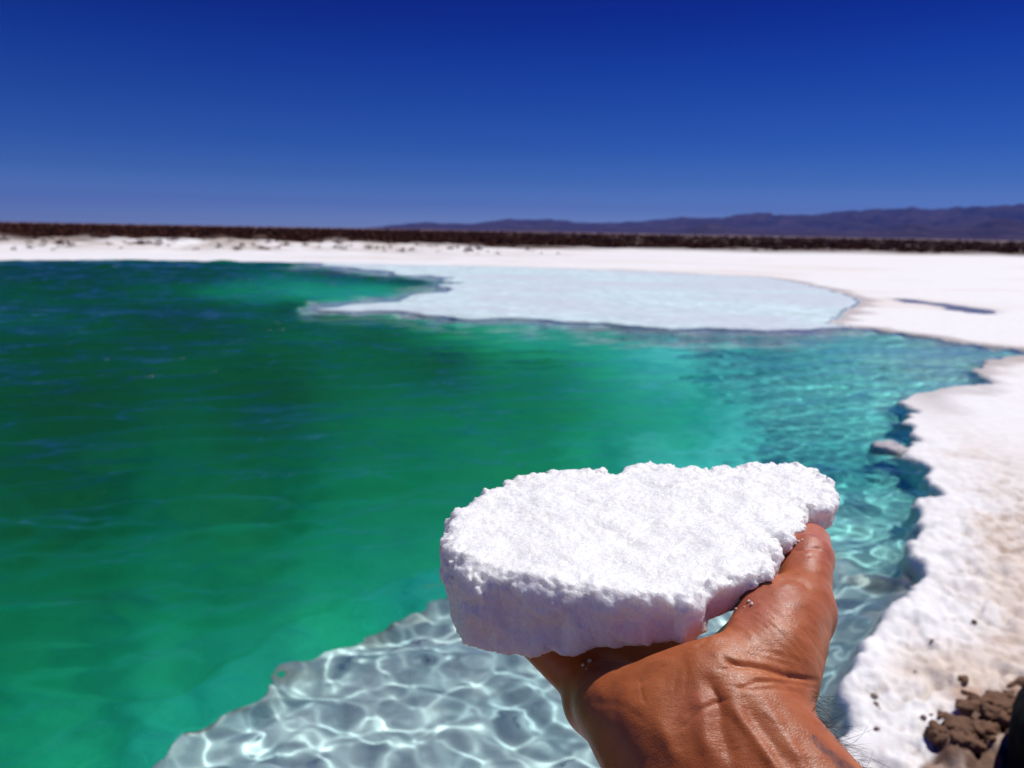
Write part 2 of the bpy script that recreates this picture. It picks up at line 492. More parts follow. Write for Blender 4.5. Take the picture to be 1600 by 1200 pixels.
# ------------------------------------------------------------------ water: one closed body with real waves
wr = np.geomspace(0.9, 62, 900)
wa = np.linspace(R(-80), R(50), 760)
wx, wy = fan(wr, wa)
spacing = np.hypot(wx, wy) * (wa[1] - wa[0])
wz = np.zeros_like(wx)
wrng = np.random.default_rng(3)
WIND = R(105)
def add_waves(n, l0, l1, amp0, spread):
    global wz
    for k in range(n):
        lam = l0 * (l1 / l0) ** wrng.random()
        th = WIND + wrng.normal(0, spread)
        amp = amp0 * lam ** 1.1 * wrng.uniform(.5, 1.2)
        kx, ky = 2 * math.pi / lam * math.cos(th), 2 * math.pi / lam * math.sin(th)
        s = kx * wx + ky * wy + wrng.random() * 6.28
        wz += amp * sstep(2.0, 4.0, lam / spacing) * (np.sin(s) + 0.22 * np.cos(2 * s))
add_waves(34, .11, .30, .0062, 1.5)
_w0 = wz.copy()       # small crossing ripples
add_waves(30, .16, .35, .0085, .45)       # wind ripples with long crests
add_waves(26, .34, .72, .0205, .22)
add_waves(10, .8, 1.5, .006, .3)
wz *= 0.75 + 0.45 * fbm2(wx * .35, wy * .6, 3, 101)
def on_fan(G, qx, qy):
    rr_, aa_ = np.hypot(qx, qy), np.arctan2(qx, qy)
    i = np.clip(np.searchsorted(radii, rr_) - 1, 0, len(radii) - 2)
    j = np.clip(np.searchsorted(angs, aa_) - 1, 0, len(angs) - 2)
    fi, fj = (rr_ - radii[i]) / (radii[i + 1] - radii[i]), (aa_ - angs[j]) / (angs[j + 1] - angs[j])
    return (G[i, j] * (1 - fi) + G[i + 1, j] * fi) * (1 - fj) + (G[i, j + 1] * (1 - fi) + G[i + 1, j + 1] * fi) * fj
wz = _w0 + (wz - _w0) * (.55 + .45 * sstep(.5, 1.3, on_fan(gd, wx, wy)))
wz *= .06 + .94 * sstep(.02, .22, on_fan(gd, wx, wy))      # shallows calm the waves
wv = np.stack([wx, wy, wz], -1).reshape(-1, 3)
nr_, na_ = wx.shape
wf = grid_faces(nr_, na_)
w_ior = (1.33 + .22 * sstep(.8, 1.4, on_fan(gd, wx, wy)) * sstep(13, 7, np.hypot(wx, wy))).ravel()      # index raised over the deep to strengthen the reflections
w_thin = (.06 + (np.interp(on_fan(gd, wx, wy), [.0, .1, .35, .60, .80, .95, 1.6, 2.2], [.45, .25, .08, .12, .58, .60, .30, .20]) - .06) * (1 - sstep(.5, 1, on_fan(gs, wx, wy)))).ravel()
bot = wv.copy()
loop = np.r_[np.arange(na_), (np.arange(1, nr_) * na_ + na_ - 1), ((nr_ - 1) * na_ + np.arange(na_ - 2, -1, -1)), (np.arange(nr_ - 2, 0, -1) * na_)]
lb = wv[loop].copy()
lb[:, 2] = -8.0
n0 = len(wv)
sides = np.stack([loop, np.roll(loop, -1), n0 + (np.arange(len(loop)) + 1) % len(loop), n0 + np.arange(len(loop))], 1)
cen = np.array([[wv[:, 0].mean(), wv[:, 1].mean(), -8.0]])
ii = np.arange(len(loop))
base = np.stack([n0 + ii, n0 + (ii + 1) % len(loop), np.full(len(loop), n0 + len(loop)), np.full(len(loop), n0 + len(loop))], 1)
def closed_water():
    v = np.r_[wv, lb, cen]
    me_faces = [tuple(f) for f in base[:, :3].tolist()]
    o = make_mesh("lagoon_water", v, np.r_[wf, sides], mat_water(), attrs={"Thin": np.r_[w_thin, np.zeros(len(v) - len(w_thin))], "WaterIor": np.r_[w_ior, np.full(len(v) - len(w_ior), 1.33)]})
    bm = bmesh.new()
    bm.from_mesh(o.data)
    bm.verts.ensure_lookup_table()
    for f in me_faces:
        g = bm.faces.new([bm.verts[i] for i in f])
        g.smooth = True
    bmesh.ops.recalc_face_normals(bm, faces=bm.faces)
    bm.to_mesh(o.data)
    bm.free()
    return o
water = closed_water()
kind(water, "structure")
water.cycles.is_caustics_caster = True
# ------------------------------------------------------------------ implicit modelling (centimetres in the hand's own frame: x right, y up, z away)
def P(u, v, d):
    return np.array([(u - 800) / FPX * d, -(v - 600) / FPX * d, d])

def to_world(q):
    q = np.asarray(q) * 0.01
    return C_O + q[:, :1] * C_R + q[:, 1:2] * C_U + q[:, 2:] * C_F

def smin(a, b, k):
    h = np.clip(0.5 + 0.5 * (b - a) / k, 0, 1)
    return b * (1 - h) + a * h - k * h * (1 - h)

def cone(X, a, b, ra, rb):
    """tapered capsule"""
    a, b = np.asarray(a, np.float32), np.asarray(b, np.float32)
    e = b - a
    w = [X[i] - a[i] for i in range(3)]
    t = np.clip((w[0] * e[0] + w[1] * e[1] + w[2] * e[2]) / float(e @ e), 0, 1)
    return np.sqrt((w[0] - e[0] * t) ** 2 + (w[1] - e[1] * t) ** 2 + (w[2] - e[2] * t) ** 2) - (ra + (rb - ra) * t)

def ell(X, c, axes, r):
    """ellipsoid, axes = 3 unit vectors, r = 3 radii"""
    w = [X[i] - float(c[i]) for i in range(3)]
    q = [(w[0] * a[0] + w[1] * a[1] + w[2] * a[2]) for a in axes]
    k0 = np.sqrt(sum((q[i] / r[i]) ** 2 for i in range(3)))
    k1 = np.sqrt(sum((q[i] / r[i] ** 2) ** 2 for i in range(3)))
    return k0 * (k0 - 1) / np.maximum(k1, 1e-6)

def surface_nets(Fv, ax):
    """vertices and quads of the zero level on a rectilinear grid"""
    S = Fv < 0
    n = np.array(Fv.shape)
    c = np.zeros(n - 1, np.int8)
    for i in (0, 1):
        for j in (0, 1):
            for k in (0, 1):
                c += S[i:n[0] - 1 + i, j:n[1] - 1 + j, k:n[2] - 1 + k]
    act = (c > 0) & (c < 8)
    I = np.array(np.nonzero(act))
    idx = np.full(n - 1, -1, np.int32)
    idx[tuple(I)] = np.arange(I.shape[1])
    acc = np.zeros((I.shape[1], 3))
    cnt = np.zeros(I.shape[1])
    corners = [(a, b, d) for a in (0, 1) for b in (0, 1) for d in (0, 1)]
    for p in corners:
        for axis in range(3):
            if p[axis]:
                continue
            q = list(p)
            q[axis] = 1
            f0 = Fv[I[0] + p[0], I[1] + p[1], I[2] + p[2]]
            f1 = Fv[I[0] + q[0], I[1] + q[1], I[2] + q[2]]
            m = (f0 < 0) != (f1 < 0)
            t = np.where(m, f0 / np.where(m, f0 - f1, 1), 0)
            for d in range(3):
                x0, x1 = ax[d][I[d] + p[d]], ax[d][I[d] + q[d]]
                acc[:, d] += np.where(m, x0 + (x1 - x0) * t, 0)
            cnt += m
    verts = acc / cnt[:, None]
    quads = []
    for axis in range(3):
        b, d = (axis + 1) % 3, (axis + 2) % 3
        sl0 = [slice(None)] * 3
        sl1 = [slice(None)] * 3
        sl0[axis], sl1[axis] = slice(0, -1), slice(1, None)
        A, B = S[tuple(sl0)], S[tuple(sl1)]
        E = np.array(np.nonzero(A != B))
        ok = (E[b] > 0) & (E[d] > 0) & (E[b] < n[b] - 1) & (E[d] < n[d] - 1)
        E = E[:, ok]
        flip = ~A[tuple(E)]
        def at(ob, od):
            e = E.copy()
            e[b] += ob
            e[d] += od
            return idx[tuple(e)]
        q = np.stack([at(-1, -1), at(0, -1), at(0, 0), at(-1, 0)], 1)
        q[flip] = q[flip][:, ::-1]
        quads.append(q)
    return verts, np.concatenate(quads)

def vnormals(v, f):
    a = np.cross(v[f[:, 2]] - v[f[:, 0]], v[f[:, 3]] - v[f[:, 1]])
    n = np.zeros_like(v)
    for k in range(4):
        for d in range(3):
            n[:, d] += np.bincount(f[:, k], a[:, d], len(v))
    return n / np.maximum(np.linalg.norm(n, axis=1, keepdims=True), 1e-12)

def relax(v, f, it, lam=0.5):
    e = np.concatenate([f[:, [0, 1]], f[:, [1, 2]], f[:, [2, 3]], f[:, [3, 0]]])
    deg = np.bincount(e[:, 0], minlength=len(v)) + np.bincount(e[:, 1], minlength=len(v))
    for k in range(it):
        s = np.zeros_like(v)
        for d in range(3):
            s[:, d] = np.bincount(e[:, 0], v[e[:, 1], d], len(v)) + np.bincount(e[:, 1], v[e[:, 0], d], len(v))
        v = v + lam * (s / deg[:, None] - v)
    return v

def axis_pts(lo, f0, f1, hi, fine, grow=1.13, mx=1.7):
    core = np.arange(f0, f1 + fine / 2, fine)
    up, x, h = [], core[-1], fine
    while x < hi:
        h = min(h * grow, mx)
        x += h
        up.append(x)
    dn, x, h = [], core[0], fine
    while x > lo:
        h = min(h * grow, mx)
        x -= h
        dn.append(x)
    return np.array(dn[::-1] + list(core) + up, np.float32)

# ------------------------------------------------------------------ the hand
F_ARM = np.array([.45, -.62, -.64]); F_ARM /= np.linalg.norm(F_ARM)
T_ARM = np.array([.86, .38, .25]); T_ARM -= F_ARM * (T_ARM @ F_ARM); T_ARM /= np.linalg.norm(T_ARM)
N_ARM = np.cross(T_ARM, F_ARM); N_ARM *= np.sign(N_ARM[1]) 
WR = P(1084, 1140, 24.5)
def salt_bottom(x, z):
    return -9.15 + .2 * (z - 27.5)

def hand_sdf(X):
    f = None
    def add(g, k):
        nonlocal f
        f = g if f is None else smin(f, g, k)
    # forearm: two bones' worth of bulk side by side
    E = WR + F_ARM * 25
    add(cone(X, WR - T_ARM * 1.05 - F_ARM * .6, E - T_ARM * 1.0, 2.05, 3.7), 1)
    add(cone(X, WR + T_ARM * 1.25 - F_ARM * .6, E + T_ARM * 1.2, 2.05, 3.9), 1.6)
    SH = E + np.array([-.02, .35, -.93]) * 24                  # upper arm, back past the camera
    add(cone(X, E, SH, 4.0, 5.2), 3)
    # the rest of the person, unseen behind the phone, added to block fill light
    DN = np.array([0, -.98, .196])
    NK = np.array([-1, -17, -30.])
    add(cone(X, SH, NK + DN * 9 + np.array([12, 0, 0]), 5.6, 7), 4)
    add(cone(X, NK + DN * 9 + np.array([12, 0, 0]), NK + DN * 9 - np.array([16, 0, 0]), 7, 7), 4)
    add(cone(X, NK + DN * 20 - np.array([5, 0, 0]), NK + DN * 56 - np.array([4, 0, 0]), 12, 11), 8)
    add(cone(X, NK + DN * 20 + np.array([5, 0, 0]), NK + DN * 56 + np.array([4, 0, 0]), 12, 11), 6)
    add(cone(X, NK + DN * 6, NK - DN * 6, 5.5, 5), 4)
    add(ell(X, NK - DN * 17 + np.array([0, 0, 1.]), np.eye(3), (7.6, 11, 9.4)), 3)
    for sx_ in (-1, 1):
        hip = NK + DN * 62 + np.array([sx_ * 8, 0, 0])
        kn, an = hip + DN * 42 + np.array([sx_ * 2, 0, 2]), hip + DN * 83 + np.array([sx_ * 3, 0, 0])
        add(cone(X, hip, kn, 9.5, 6.2), 4)
        add(cone(X, kn, an, 6.2, 4.2), 2)
        add(cone(X, an + DN * 3, an + DN * 4 + np.array([sx_ * 2, 3, 15]), 4, 3.2), 2)
    # left arm, bent up to hold the phone
    LS = NK + DN * 9 - np.array([17, 0, 0])
    LE = LS + np.array([-6, -26, 8.])
    add(cone(X, LS, LE, 5.5, 4.2), 3)
    add(cone(X, LE, np.array([-9, -16, -9.]), 4.1, 2.8), 1.5)
    add(cone(X, np.array([-9, -15.5, -9.]), np.array([-7, -9, -6.]), 2.8, 2.4), 1.5)
    # carpus
    CU, CR = P(1015, 1128, 25.6), P(1165, 1082, 26.2)
    add(cone(X, WR - T_ARM * 1.1, CU, 1.75, 1.4), .7)
    add(cone(X, WR + T_ARM * 1.0, CR, 1.9, 1.75), 1.0)
    # metacarpals and fingers
    fin = [((4.9, 34.2), 1.05, (-.22, .94), (4.4, 2.6, 2.2), .86),
           ((2.9, 34.6), 1.05, (-.26, .94), (4.8, 2.9, 2.3), .88),
           ((1.1, 33.6), 1.0, (-.30, .93), (4.4, 2.7, 2.3), .83),
           ((-.2, 32.0), .95, (-.24, .95), (3.4, 2.0, 2.0), .74)]
    base = [CR * .8 + CU * .2, CR * .5 + CU * .5, CR * .25 + CU * .75, CU]
    for ((mx_, mz), rm, (dx, dz), L, rf), b in zip(fin, base):
        m = np.array([mx_, salt_bottom(mx_, mz) - rm - .05, mz])
        add(cone(X, b + np.array([0, -.8, .5]), m, 1.0, rm), .7)
        p = m
        up = [.19, .20, .22]
        for j in range(3):
            d = np.array([dx, up[j], dz]); d /= np.linalg.norm(d)
            q = p + d * L[j]
            r0, r1 = rf * (1 - .09 * j), rf * (1 - .09 * (j + 1))
            add(cone(X, p, q, r0, r1), .35 if j else .6)
            p = q
    # hypothenar pad
    add(cone(X, P(1005, 1132, 25.0), P(938, 1094, 27.2), 1.5, 1.35), .7)
    add(ell(X, P(965, 1095, 25.6), np.eye(3), (1.4, 1.15, 1.5)), .6)
    # thumb
    c, m, ip, tp = P(1205, 1035, 25.8), P(1250, 957, 28.0), P(1263, 872, 30.6), P(1268, 846, 32.9)
    add(cone(X, c, m, 1.55, 1.12), 1.1)
    add(ell(X, P(1195, 998, 27.0), (np.array([.55, .65, .52]), np.array([-.75, .66, -.03]), np.array([-.36, -.37, .86])), (2.45, 1.65, 1.8)), .8)
    add(cone(X, m, ip, 1.1, .93), .6)
    add(cone(X, ip, tp, .93, .78), .3)
    # hollow of the palm, between the two pads
    hol = smin(cone(X, P(885, 977, 26.0), P(1062, 963, 26.4), 1.35, 1.35), cone(X, P(1062, 963, 26.4), P(1165, 885, 31.0), 1.3, .9), .4)
    f = -smin(-f, hol, .45)
    return f

hx = axis_pts(-34, 0.0, 13.0, 32, .07)
hy = axis_pts(-178, -13.4, -5.2, 14, .07)
hz = axis_pts(-48, 22.4, 34.0, 46, .07)
HX = np.meshgrid(hx, hy, hz, indexing='ij', sparse=True)
HF = hand_sdf(HX).astype(np.float32)
hv, hf = surface_nets(HF, (hx, hy, hz))
hv = relax(hv, hf, 8)
cloth = sstep(-8, -9.5, hv[:, 2]) * ((hv[:, 1] < -16) & (hv[:, 0] > -30)) * (1 - sstep(-12, -10, hv[:, 2]) * (hv[:, 0] < 0))

def px_of(q):
    return 800 + FPX * q[:, 0] / q[:, 2], 600 - FPX * q[:, 1] / q[:, 2]

def line_dist(q, pl):
    """distance in cm (across the view) from hand vertices to a traced line, and the position along it"""
    u, v = px_of(q)
    best, along = np.full(len(q), 1e9), np.zeros(len(q))
    n = len(pl) - 1
    for i in range(n):
        (ax, ay), (bx, by) = pl[i], pl[i + 1]
        ex, ey = bx - ax, by - ay
        t = np.clip(((u - ax) * ex + (v - ay) * ey) / (ex * ex + ey * ey), 0, 1)
        d = np.hypot(u - ax - ex * t, v - ay - ey * t)
        m = d < best
        best = np.where(m, d, best)
        along = np.where(m, (i + t) / n, along)
    return best * q[:, 2] / FPX, along

hn = vnormals(hv, hf)
_ctr = hv.mean(0)
if np.sum(hn[:, 1] * (hv[:, 1] - np.interp(hv[:, 2], [-30, 40], [-30, -8]))) < 0:
    hf = hf[:, ::-1]
    hn = -hn
view = hv / np.linalg.norm(hv, axis=1, keepdims=True)
facing = sstep(.15, -.15, (hn * view).sum(1)) * (hv[:, 2] > 15)
CREASES = [  # traced line, depth (cm), half width (cm)
    ([(1130, 1027), (1150, 1037), (1175, 1040), (1200, 1046), (1225, 1054), (1250, 1059), (1276, 1064)], .11, .085),
    ([(1120, 1046), (1150, 1043), (1180, 1051), (1215, 1058)], .04, .05),
    ([(1148, 1080), (1165, 1071), (1182, 1066), (1212, 1064), (1250, 1069), (1278, 1076)], .05, .055),
    ([(1140, 1070), (1172, 1077), (1210, 1076), (1250, 1082)], .03, .05),
    ([(1096, 1056), (1112, 1072), (1121, 1090), (1125, 1110), (1126, 1135), (1136, 1165), (1150, 1200)], .10, .22),
    ([(1112, 1072), (1121, 1088), (1124, 1104)], .05, .06),
    ([(1062, 1140), (1076, 1129), (1092, 1113), (1117, 1097), (1140, 1092)], .05, .06),
    ([(1072, 1017), (1086, 1012), (1100, 1003), (1115, 984), (1122, 968)], .03, .05),
    ([(1003, 1068), (1012, 1060), (1022, 1051), (1045, 1038)], .035, .045),
    ([(1000, 1060), (1003, 1085), (1008, 1100)], .03, .05),
    ([(1060, 1045), (1055, 1062), (1052, 1080)], .02, .05),
    ([(1075, 1042), (1072, 1060), (1070, 1085)], .02, .05),
    ([(1165, 1098), (1186, 1130), (1206, 1160), (1225, 1195)], .05, .17),
    ([(1239, 860), (1255, 859), (1271, 856), (1284, 857)], .06, .06),
    ([(1246, 868), (1262, 869), (1277, 866)], .03, .05),
    ([(1212, 908), (1237, 904), (1255, 909), (1266, 921)], .06, .09),
    ([(1130, 1015), (1160, 1020), (1200, 1030), (1240, 1040)], .02, .06),
    ([(1155, 1008), (1190, 1018), (1230, 1026), (1262, 1036)], .02, .06),
    ([(1010, 1130), (985, 1110), (960, 1100), (925, 1098)], .02, .12)]
RIDGES = [
    ([(1142, 1098), (1158, 1125), (1178, 1150), (1205, 1190), (1230, 1230)], .075, .17),
    ([(1192, 1095), (1215, 1130), (1240, 1170), (1270, 1220)], .055, .18),
    ([(1085, 1075), (1095, 1110), (1100, 1150), (1110, 1200)], .09, .28),
    ([(1170, 1055), (1200, 1059), (1230, 1064)], .05, .07),
    ([(1020, 1110), (1040, 1150), (1060, 1200)], .05, .22)]
disp = np.zeros(len(hv))
for pl, dep, wd in CREASES:
    d, al = line_dist(hv, pl)
    disp -= (dep if dep > .1 else dep * .7) * np.exp(-(d / wd) ** 2) * np.minimum(1, 6 * np.minimum(al, 1 - al) + .25)
for pl, dep, wd in RIDGES:
    d, al = line_dist(hv, pl)
    disp += dep * np.exp(-(d / wd) ** 2) * np.minimum(1, 4 * np.minimum(al, 1 - al) + .1)
disp += .05 * noise3(*(hv.T * .9), 301) + .018 * noise3(*(hv.T * 2.3), 302)
# fine skin folds: short waves across the thumb mound and the inside of the wrist
hu, hvv = px_of(hv)
th = (hu * .80 - hvv * .60) * hv[:, 2] / FPX
fold = noise3(hv[:, 0] * 2.2 + 4 * noise3(*(hv.T * .8), 303) * .15, th * 9.0, hv[:, 2] * 2, 305)
mound = np.exp(-(((hu - 1205) / 75) ** 2 + ((hvv - 1000) / 55) ** 2))
disp += .014 * fold * mound
hv = hv + hn * (disp * facing + .0 * disp)[:, None]
ink = np.zeros(len(hv))
for pl, wd in (([(1272, 1153), (1281, 1165), (1291, 1173), (1305, 1183), (1322, 1197), (1345, 1216)], .11), ([(1296, 1179), (1304, 1190), (1314, 1202), (1330, 1220)], .07)):
    d, al = line_dist(hv, pl)
    ink = np.maximum(ink, sstep(wd * 1.25, wd * .7, d * (1.2 - .35 * al)) * (facing > .3))
ink *= .65 + .35 * noise3(*(hv.T * 9), 311)
red = np.exp(-(((hu - 1175) / 60) ** 2 + ((hvv - 945) / 45) ** 2)) + 1.3 * sstep(905, 835, hvv) * sstep(1215, 1235, hu) + .5 * np.exp(-(((hu - 1085) / 40) ** 2 + ((hvv - 1110) / 40) ** 2))
red = np.clip(red * (hv[:, 2] > 20), 0, 1)

def mat_skin():
    b = NT("skin")
    geo = b.n("ShaderNodeNewGeometry")
    pos = geo.outputs["Position"]
    p = b.n("ShaderNodeBsdfPrincipled")
    n1 = b.noise(pos, 38.0, 5, .6)
    n2 = b.noise(pos, 260.0, 3, .6)
    c = b.mix(b.ramp(n1.outputs[0], [(.35, 0.0), (.68, 1.0)]).outputs[0], (.38, .094, .025), (.47, .140, .042))
    ra = b.n("ShaderNodeAttribute", attribute_name="Red")
    rm = b.n("ShaderNodeMath", operation='MULTIPLY', i_1=.75)
    b.l(ra.outputs["Fac"], rm.inputs[0])
    c = b.mix(rm.outputs[0], c, (.50, .150, .095))
    c = b.mix(b.ramp(n2.outputs[0], [(.35, .35), (.5, 0.0)]).outputs[0], c, (.26, .075, .03))
    ia = b.n("ShaderNodeAttribute", attribute_name="Ink")
    im = b.n("ShaderNodeMath", operation='MULTIPLY', i_1=.85)
    b.l(ia.outputs["Fac"], im.inputs[0])
    c = b.mix(im.outputs[0], c, (.035, .03, .04))
    ca = b.n("ShaderNodeAttribute", attribute_name="Cloth")
    c = b.mix(ca.outputs["Fac"], c, (.03, .035, .05))
    b.l(c, p.inputs["Base Color"])
    rr = b.ramp(n2.outputs[0], [(.3, .36), (.7, .50)])
    b.l(rr.outputs[0], p.inputs["Roughness"])
    p.inputs["Specular IOR Level"].default_value = .42
    p.inputs["Subsurface Weight"].default_value = .22
    p.inputs["Subsurface Radius"].default_value = (1, .3, .15)
    p.inputs["Subsurface Scale"].default_value = .002
    # cross-hatched skin lines
    mp = b.n("ShaderNodeMapping")
    mp.inputs["Rotation"].default_value = (.4, .5, .7)
    mp.inputs["Scale"].default_value = (1, 2.4, 1.3)
    b.l(pos, mp.inputs["Vector"])
    vo = b.n("ShaderNodeTexVoronoi", feature='DISTANCE_TO_EDGE', i_Scale=900.0)
    b.l(mp.outputs[0], vo.inputs["Vector"])
    vr = b.ramp(vo.outputs["Distance"], [(0.0, 0.0), (.25, 1.0)])
    mp2 = b.n("ShaderNodeMapping")
    mp2.inputs["Rotation"].default_value = (.2, -.3, -.6)
    mp2.inputs["Scale"].default_value = (1, 4.5, 1.5)
    b.l(pos, mp2.inputs["Vector"])
    n3 = b.noise(mp2.outputs[0], 170.0, 4, .6, .4)
    nb = b.bump(n3.outputs[0], .22, .0008)
    nb = b.bump(vr.outputs[0], .18, .0003, nb)
    b.l(nb, p.inputs["Normal"])
    b.l(p.outputs[0], b.out.inputs[0])
    return b.m

person = bpy.data.objects.new("person", None)
COL.objects.link(person)
tag(person, "bare tanned arm with its open palm and thumb holding a slab of salt", "person")
PO = to_world(np.array([[8.0, -20, 10]]))[0]
person.location = PO
hw = to_world(hv)
body = make_mesh("body", hw - PO, hf, mat_skin(), person, attrs={"Red": red, "Ink": ink, "Cloth": cloth})

# arm hair: thin curved strands on the outer side of forearm and wrist
def strands(roots, dirs, length, rad, droop):
    V, Fc = [], []
    for r0, d, ln, dr in zip(roots, dirs, length, droop):
        pts, p, dd = [], r0.copy(), d / np.linalg.norm(d)
        for k in range(6):
            pts.append(p.copy())
            p = p + dd * ln / 5
            dd = dd + dr / 5
            dd /= np.linalg.norm(dd)
        s1 = np.cross(dd, [0.3, .5, .8]); s1 /= np.linalg.norm(s1)
        s2 = np.cross(dd, s1)
        b0 = len(V)
        for k, q in enumerate(pts):
            rr = rad * (1 - .8 * k / 5)
            for a in range(3):
                V.append(q + rr * (math.cos(a * 2.094) * s1 + math.sin(a * 2.094) * s2))
        for k in range(5):
            for a in range(3):
                i, j = b0 + 3 * k + a, b0 + 3 * k + (a + 1) % 3
                Fc.append((i, j, j + 3, i + 3))
    return np.array(V), np.array(Fc)
hn2 = vnormals(hv, hf)
edge = (hn2 * T_ARM).sum(1)
dist_arm = (hv - WR) @ F_ARM
cand = np.nonzero((edge > .62) & (dist_arm > -.9) & (hvv > 1062) & (dist_arm < 9) & ((hn2 @ N_ARM) < .55) & (hv[:, 2] > 12))[0]
hr = np.random.default_rng(12)
wts = 1.0 / np.maximum(hv[cand, 2] * 0 + np.interp(dist_arm[cand], [-1, 9], [1.0, .12]), .05) ** -1
pick = hr.choice(cand, 420, p=wts / wts.sum())
dirs = hn2[pick] * hr.uniform(.35, 1.0, (420, 1)) + F_ARM * hr.uniform(.2, 1.0, (420, 1)) + hr.normal(0, .22, (420, 3)) - N_ARM * .3
ln = hr.uniform(.4, 1.3, 420) * np.interp(dist_arm[pick], [-1.2, 0, 3], [.5, .8, 1.1])
dv, dfc = strands(hv[pick] - hn2[pick] * .02, dirs, ln, .0075, F_ARM * hr.uniform(-.3, 1.5, (420, 1)) + hr.normal(0, .9, (420, 3)))
def mat_plain(name, col, rough=.6, spec=.4):
    b = NT(name)
    geo = b.n("ShaderNodeNewGeometry")
    n = b.noise(geo.outputs["Position"], 40, 3)
    c = b.mix(n.outputs[0], tuple(x * .7 for x in col), tuple(min(1, x * 1.25) for x in col))
    p = b.n("ShaderNodeBsdfPrincipled", i_Roughness=rough)
    p.inputs["Specular IOR Level"].default_value = spec
    b.l(c, p.inputs["Base Color"])
    b.l(p.outputs[0], b.out.inputs[0])
    return b.m
hair = make_mesh("arm_hair", to_world(dv) - PO, dfc, mat_plain("hair", (.012, .009, .008), .45), person)
kind(hair, "stuff")

# ------------------------------------------------------------------ the salt slab
SALT_TOP = [(688, 802), (704, 786), (732, 770), (764, 753), (800, 744), (860, 733), (960, 731), (985, 722), (1045, 720), (1060, 727), (1110, 728), (1150, 723),
            (1240, 721), (1275, 730), (1285, 746), (1312, 758), (1306, 778), (1298, 792), (1280, 795), (1262, 790), (1259, 810), (1250, 832), (1232, 842), (1212, 840), (1214, 862), (1206, 888), (1180, 899), (1150, 898), (1118, 908), (1102, 926), (1072, 935), (1050, 928),
            (1010, 930), (960, 926), (900, 918), (830, 907), (760, 893), (712, 880), (690, 860), (682, 830)]
SLOPE = .2
def on_top(u, v):
    a = -(v - 600) / FPX                     # y = a z ;  y = -6.7 + SLOPE (z - 26.8)
    z = (-6.7 - SLOPE * 26.8) / (a - SLOPE)
    return ((u - 800) / FPX * z, z)
ST = [on_top(*p) for p in SALT_TOP]
sx = np.arange(-4.2, 17, .072, dtype=np.float32)
sy = np.arange(-10.6, -3, .072, dtype=np.float32)
sz = np.arange(24.6, 41.8, .085, dtype=np.float32)

def lerp_grid(Fg, ax, x, y, z):
    out = []
    ids, fr = [], []
    for a, q in zip(ax, (x, y, z)):
        i = np.clip(np.searchsorted(a, q) - 1, 0, len(a) - 2)
        ids.append(i)
        fr.append(np.clip((q - a[i]) / (a[i + 1] - a[i]), 0, 1))
    r = 0
    for da in (0, 1):
        for db in (0, 1):
            for dc in (0, 1):
                w = (fr[0] if da else 1 - fr[0]) * (fr[1] if db else 1 - fr[1]) * (fr[2] if dc else 1 - fr[2])
                r = r + w * Fg[ids[0] + da, ids[1] + db, ids[2] + dc]
    return r

def salt_field():
    X2, Z2 = np.meshgrid(sx, sz, indexing='ij')
    wob = 0.11 * fbm2(X2 * .9, Z2 * .9, 4, 201)
    sd2 = (poly_sd(X2, Z2, ST) + wob)[:, None, :].astype(np.float32)
    Y = sy[None, :, None]
    top = (-6.7 + SLOPE * (Z2 - 26.8) + .14 * fbm2(X2 * .5, Z2 * .5, 3, 203) + .05 * fbm2(X2 * 1.6, Z2 * 1.6, 3, 205))[:, None, :].astype(np.float32)
    thick = np.interp(X2, [-3, 0, 2.4, 4.5, 6.3, 8, 10, 13, 16], [3.45, 3.1, 2.35, 1.85, 1.5, 1.35, 1.25, 1.3, 1.2])
    bot = (-6.7 + SLOPE * (Z2 - 26.8) - thick + .12 * fbm2(X2 * .8, Z2 * .8, 3, 207))[:, None, :].astype(np.float32)
    frac = np.clip((top - Y) / (top - bot), 0, 1)
    left = sstep(2, -2, X2)[:, None, :]
    a = sd2 + (.40 + .50 * left) * frac ** (1.2 - .6 * left) - .14 - .16 * left
    b = Y - top
    c = bot - Y
    f = -smin(-a, -b, .55 + .75 * left)
    f = -smin(-f, -c, .14)
    # crumbly crystals, only evaluated near the surface
    near = np.abs(f) < .55
    I = np.nonzero(near)
    x, y, z = sx[I[0]].astype(float), sy[I[1]].astype(float), sz[I[2]].astype(float)
    fr = frac[I[0], I[1], I[2]]
    rough = 1 - .55 * sstep(.3, .8, fr)
    side = sstep(-.9, -.2, sd2[I[0], 0, I[2]])
    d = (.06 + .10 * side) * noise3(x * 1.3, y * 1.3, z * 1.3, 211) + (.008 + .06 * side * rough) * noise3(x * 2.9, y * 2.9, z * 2.9, 213)
    d = d + rough * ((.016 + .05 * sstep(-1.3, -.3, sd2[I[0], 0, I[2]]) * (1 - .5 * sstep(-.1, .2, sd2[I[0], 0, I[2]]))) * noise3(x * 5.7, y * 5.7, z * 5.7, 215) + .046 * noise3(x * 9.5, y * 9.5, z * 9.5, 217))
    v = f[I] + d
    hsd = lerp_grid(HF, (hx, hy, hz), x.astype(np.float32), y.astype(np.float32), z.astype(np.float32))
    f[I] = np.maximum(v, .02 - hsd)
    far_in = np.nonzero(~near & (f < 0))
    hs = lerp_grid(HF, (hx, hy, hz), sx[far_in[0]], sy[far_in[1]], sz[far_in[2]])
    f[far_in] = np.maximum(f[far_in], .02 - hs)
    return f
SF = salt_field()
sv, sf = surface_nets(SF, (sx, sy, sz))
